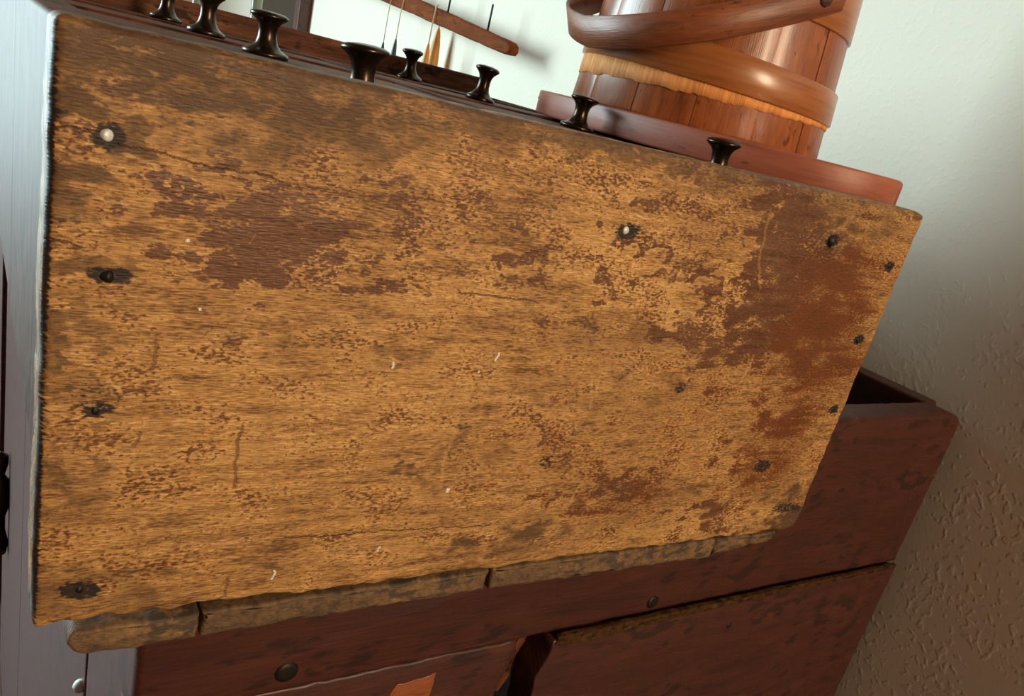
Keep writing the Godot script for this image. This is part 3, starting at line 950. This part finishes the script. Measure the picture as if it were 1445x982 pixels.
	for i in m + 1:
		var t := PI * (i / float(m) * 1.06 - 0.03)
		var c1 := signf(cos(t)) * pow(absf(cos(t)), 0.8)
		var s1 := signf(sin(t)) * pow(absf(sin(t)), 0.8)
		var p := e1 * (0.1035 * c1) + e2 * (out * s1) + Vector3(0, pivot - drop * s1 + 0.014 * maxf(0.0, -c1), 0)
		var radial := (e1 * c1 / 0.1035 + e2 * s1 / out).normalized()
		var dirw := Vector3(0, 1, 0)
		dirw = (dirw + e2 * 0.45 * s1).normalized()
		var thick := 0.0028
		var half := 0.0115
		along += 0.0065
		for k in [[-1.0, 0.0], [-0.92, 1.0], [0.92, 1.0], [1.0, 0.0], [0.92, -1.0], [-0.92, -1.0], [-1.0, 0.0]]:
			ps.append(p + dirw * half * k[0] + radial * (thick * 0.5 * k[1] + 0.0016))
			us.append(Vector2(along, k[0] * half + k[1] * 0.05))
	sheet(st, ps, us, 7, 0)
	st.generate_normals()
	part("handle", st.commit(), M.handle, f, Vector3.ZERO, "wide bentwood handle hanging low in front")
	for s in [1.0, -1.0]:
		var pg := lathe([Vector2(0.0003, 0.010), Vector2(0.0050, 0.0096), Vector2(0.0056, 0.0085), Vector2(0.0058, 0.0), Vector2(0.005, -0.012)], 8)
		var o := part("peg", pg, M.redfront, f, e1 * s * 0.0985 + Vector3(0, pivot + (0.001 if s > 0.0 else 0.014), 0), "dark red wooden peg")
		o.basis = Basis(Quaternion(Vector3.UP, e1 * s))

# ------------------------------------------------------------------ candle rack on the wall
func build_rack() -> void:
	var r := thing("candle_rack", "long brown wooden candle rack with upright wire pegs hung slanting on the plaster wall", "rack")
	var bx := 0.712
	var top_at := func(z: float) -> float: return 0.0809 + 0.1277 * (-0.8976 - z)
	var low_at := func(z: float) -> float: return 0.0592 + 0.1075 * (-0.8976 - z)
	var line := rough_outline([Vector2(-1.78, low_at.call(-1.78)), Vector2(-0.905, low_at.call(-0.905)), Vector2(-0.886, 0.0605), Vector2(-0.880, 0.066), Vector2(-0.882, 0.074), Vector2(-0.892, 0.0792), Vector2(-0.915, top_at.call(-0.915)), Vector2(-1.78, top_at.call(-1.78))], 0.02, 0.0012, 71)
	var bar := part("bar", slab(line, -0.009, 0.009, 0.004), M.rackwood, r, Vector3(bx, 0, 0))
	bar.rotation.y = -PI / 2
	for z in [-1.06, -1.72]:
		var y: float = (top_at.call(z) + low_at.call(z)) * 0.5
		part("bracket", span_mesh(Vector3(bx + 0.0092, y - 0.007, z - 0.012), Vector3(WALL_X, y + 0.007, z + 0.012), 0.002), M.rackwood, r)
	for z in [-0.979, -1.134, -1.33, -1.53]:
		var y: float = top_at.call(z)
		part("peg", tube([Vector3(bx + 0.002, y - 0.006, z), Vector3(bx + 0.002, y + 0.041, z), Vector3(bx + 0.0025, y + 0.0415, z)], [0.0017, 0.0017, 0.0012], 8), M.wire, r, Vector3.ZERO, "dark wire peg")
	var wax := plain(rgb(196, 134, 48), 0.45)
	wax.subsurf_scatter_enabled = true
	wax.subsurf_scatter_strength = 0.15
	var green := plain(rgb(22, 58, 50), 0.4)
	var cord := plain(rgb(196, 178, 134), 0.9)
	# each pair: two dipped candles joined by one wick laid over the bar
	var pairs := [["ochre", wax, Vector3(0.699, 0.0520, -1.157), Vector3(0.736, 0.085, -1.200), "pair of ochre beeswax candles hanging by their wick from the slanting rack", 0.95], ["green", green, Vector3(0.699, 0.0370, -1.361), Vector3(0.699, 0.0485, -1.303), "pair of dark green candles hanging by thin wicks from the slanting rack", 0.85]]
	for q in pairs:
		var o := thing("candle_pair", q[4], "candles", Vector3.ZERO, "dipped candles on the wall rack")
		for w in 2:
			var p: Vector3 = q[2 + w]
			var wide: float = q[5] * (1.0 if w == 0 or q[0] == "green" else 1.3)
			var path := []
			var radii := []
			for k in [[0.0, 0.0012], [0.004, 0.0026], [0.012, 0.0042], [0.03, 0.0066], [0.06, 0.0086], [0.12, 0.0100], [0.17, 0.0104], [0.18, 0.0075]]:
				path.append(p + Vector3(0, -k[0], 0))
				radii.append(k[1] * wide)
			part("candle", tube(path, radii, 14), q[1], o)
		var p0: Vector3 = q[2]
		var p1: Vector3 = q[3]
		var y0: float = top_at.call(p0.z)
		var y1: float = top_at.call(p1.z)
		var wick := [p0 + Vector3(0, -0.003, 0), Vector3(p0.x, lerpf(p0.y, y0, 0.5), p0.z), Vector3(0.7005, y0 - 0.002, p0.z), Vector3(0.706, y0 + 0.0035, lerpf(p0.z, p1.z, 0.3)), Vector3(0.719, y1 + 0.0035, lerpf(p0.z, p1.z, 0.7)), Vector3(0.7235 if p1.x > 0.72 else 0.702, y1 - 0.002, p1.z), Vector3(p1.x, lerpf(p1.y, y1, 0.5), p1.z), p1 + Vector3(0, -0.003, 0)]
		var rr := []
		for k in wick:
			rr.append(0.0012 if q[0] == "ochre" else 0.0009)
		part("wick", tube(wick, rr, 6), cord, o)

# ------------------------------------------------------------------ what shows behind the chest
func build_background() -> void:
	var fr := thing("picture_frame", "dark red-brown upright frame round a dark pane on the wall beyond the chest", "picture", Vector3(WALL_X - 0.016, 0.0, 0.0))
	var z0 := -2.47
	var z1 := -2.005
	var y0 := -0.3
	var y1 := 0.42
	var w := 0.04
	part("frame_side", span_mesh(Vector3(-0.016, y0, z1 - w), Vector3(0.016, y1, z1), 0.003, 1), M.redfront, fr)
	part("frame_side", span_mesh(Vector3(-0.016, y0, z0), Vector3(0.016, y1, z0 + w), 0.003, 1), M.redfront, fr)
	part("frame_side", span_mesh(Vector3(-0.016, y0, z0 + w), Vector3(0.016, y0 + w, z1 - w), 0.003, 2), M.redfront, fr)
	part("frame_side", span_mesh(Vector3(-0.016, y1 - w, z0 + w), Vector3(0.016, y1, z1 - w), 0.003, 2), M.redfront, fr)
	part("pane", span_mesh(Vector3(-0.004, y0 + w, z0 + w), Vector3(0.010, y1 - w, z1 - w), 0.001), plain(rgb(40, 40, 40), 0.2), fr, Vector3.ZERO, "dark glassy pane")
	var glass := plain(rgb(132, 160, 146), 0.18)
	var prof := [Vector2(0.0003, 0.0), Vector2(0.026, 0.001), Vector2(0.029, 0.006), Vector2(0.029, 0.085), Vector2(0.026, 0.105), Vector2(0.014, 0.128), Vector2(0.0068, 0.145), Vector2(0.0060, 0.16), Vector2(0.0058, 0.235), Vector2(0.0085, 0.238), Vector2(0.0085, 0.248), Vector2(0.0055, 0.25), Vector2(0.0042, 0.25), Vector2(0.0042, 0.20), Vector2(0.0003, 0.20)]
	var neck := lathe(prof, 28)
	var spots := [[Vector3(0.262, RIM - 0.002, -0.73), "slim pale green bottle neck nearer the dark frame, behind the chest"], [Vector3(0.2, RIM - 0.002, -0.74), "slim pale green bottle neck farther from the dark frame, behind the chest"]]
	for s in spots:
		var o := thing("bottle", s[1], "bottle", s[0], "pale green bottles behind the chest")
		part("glass_body", neck, glass, o)
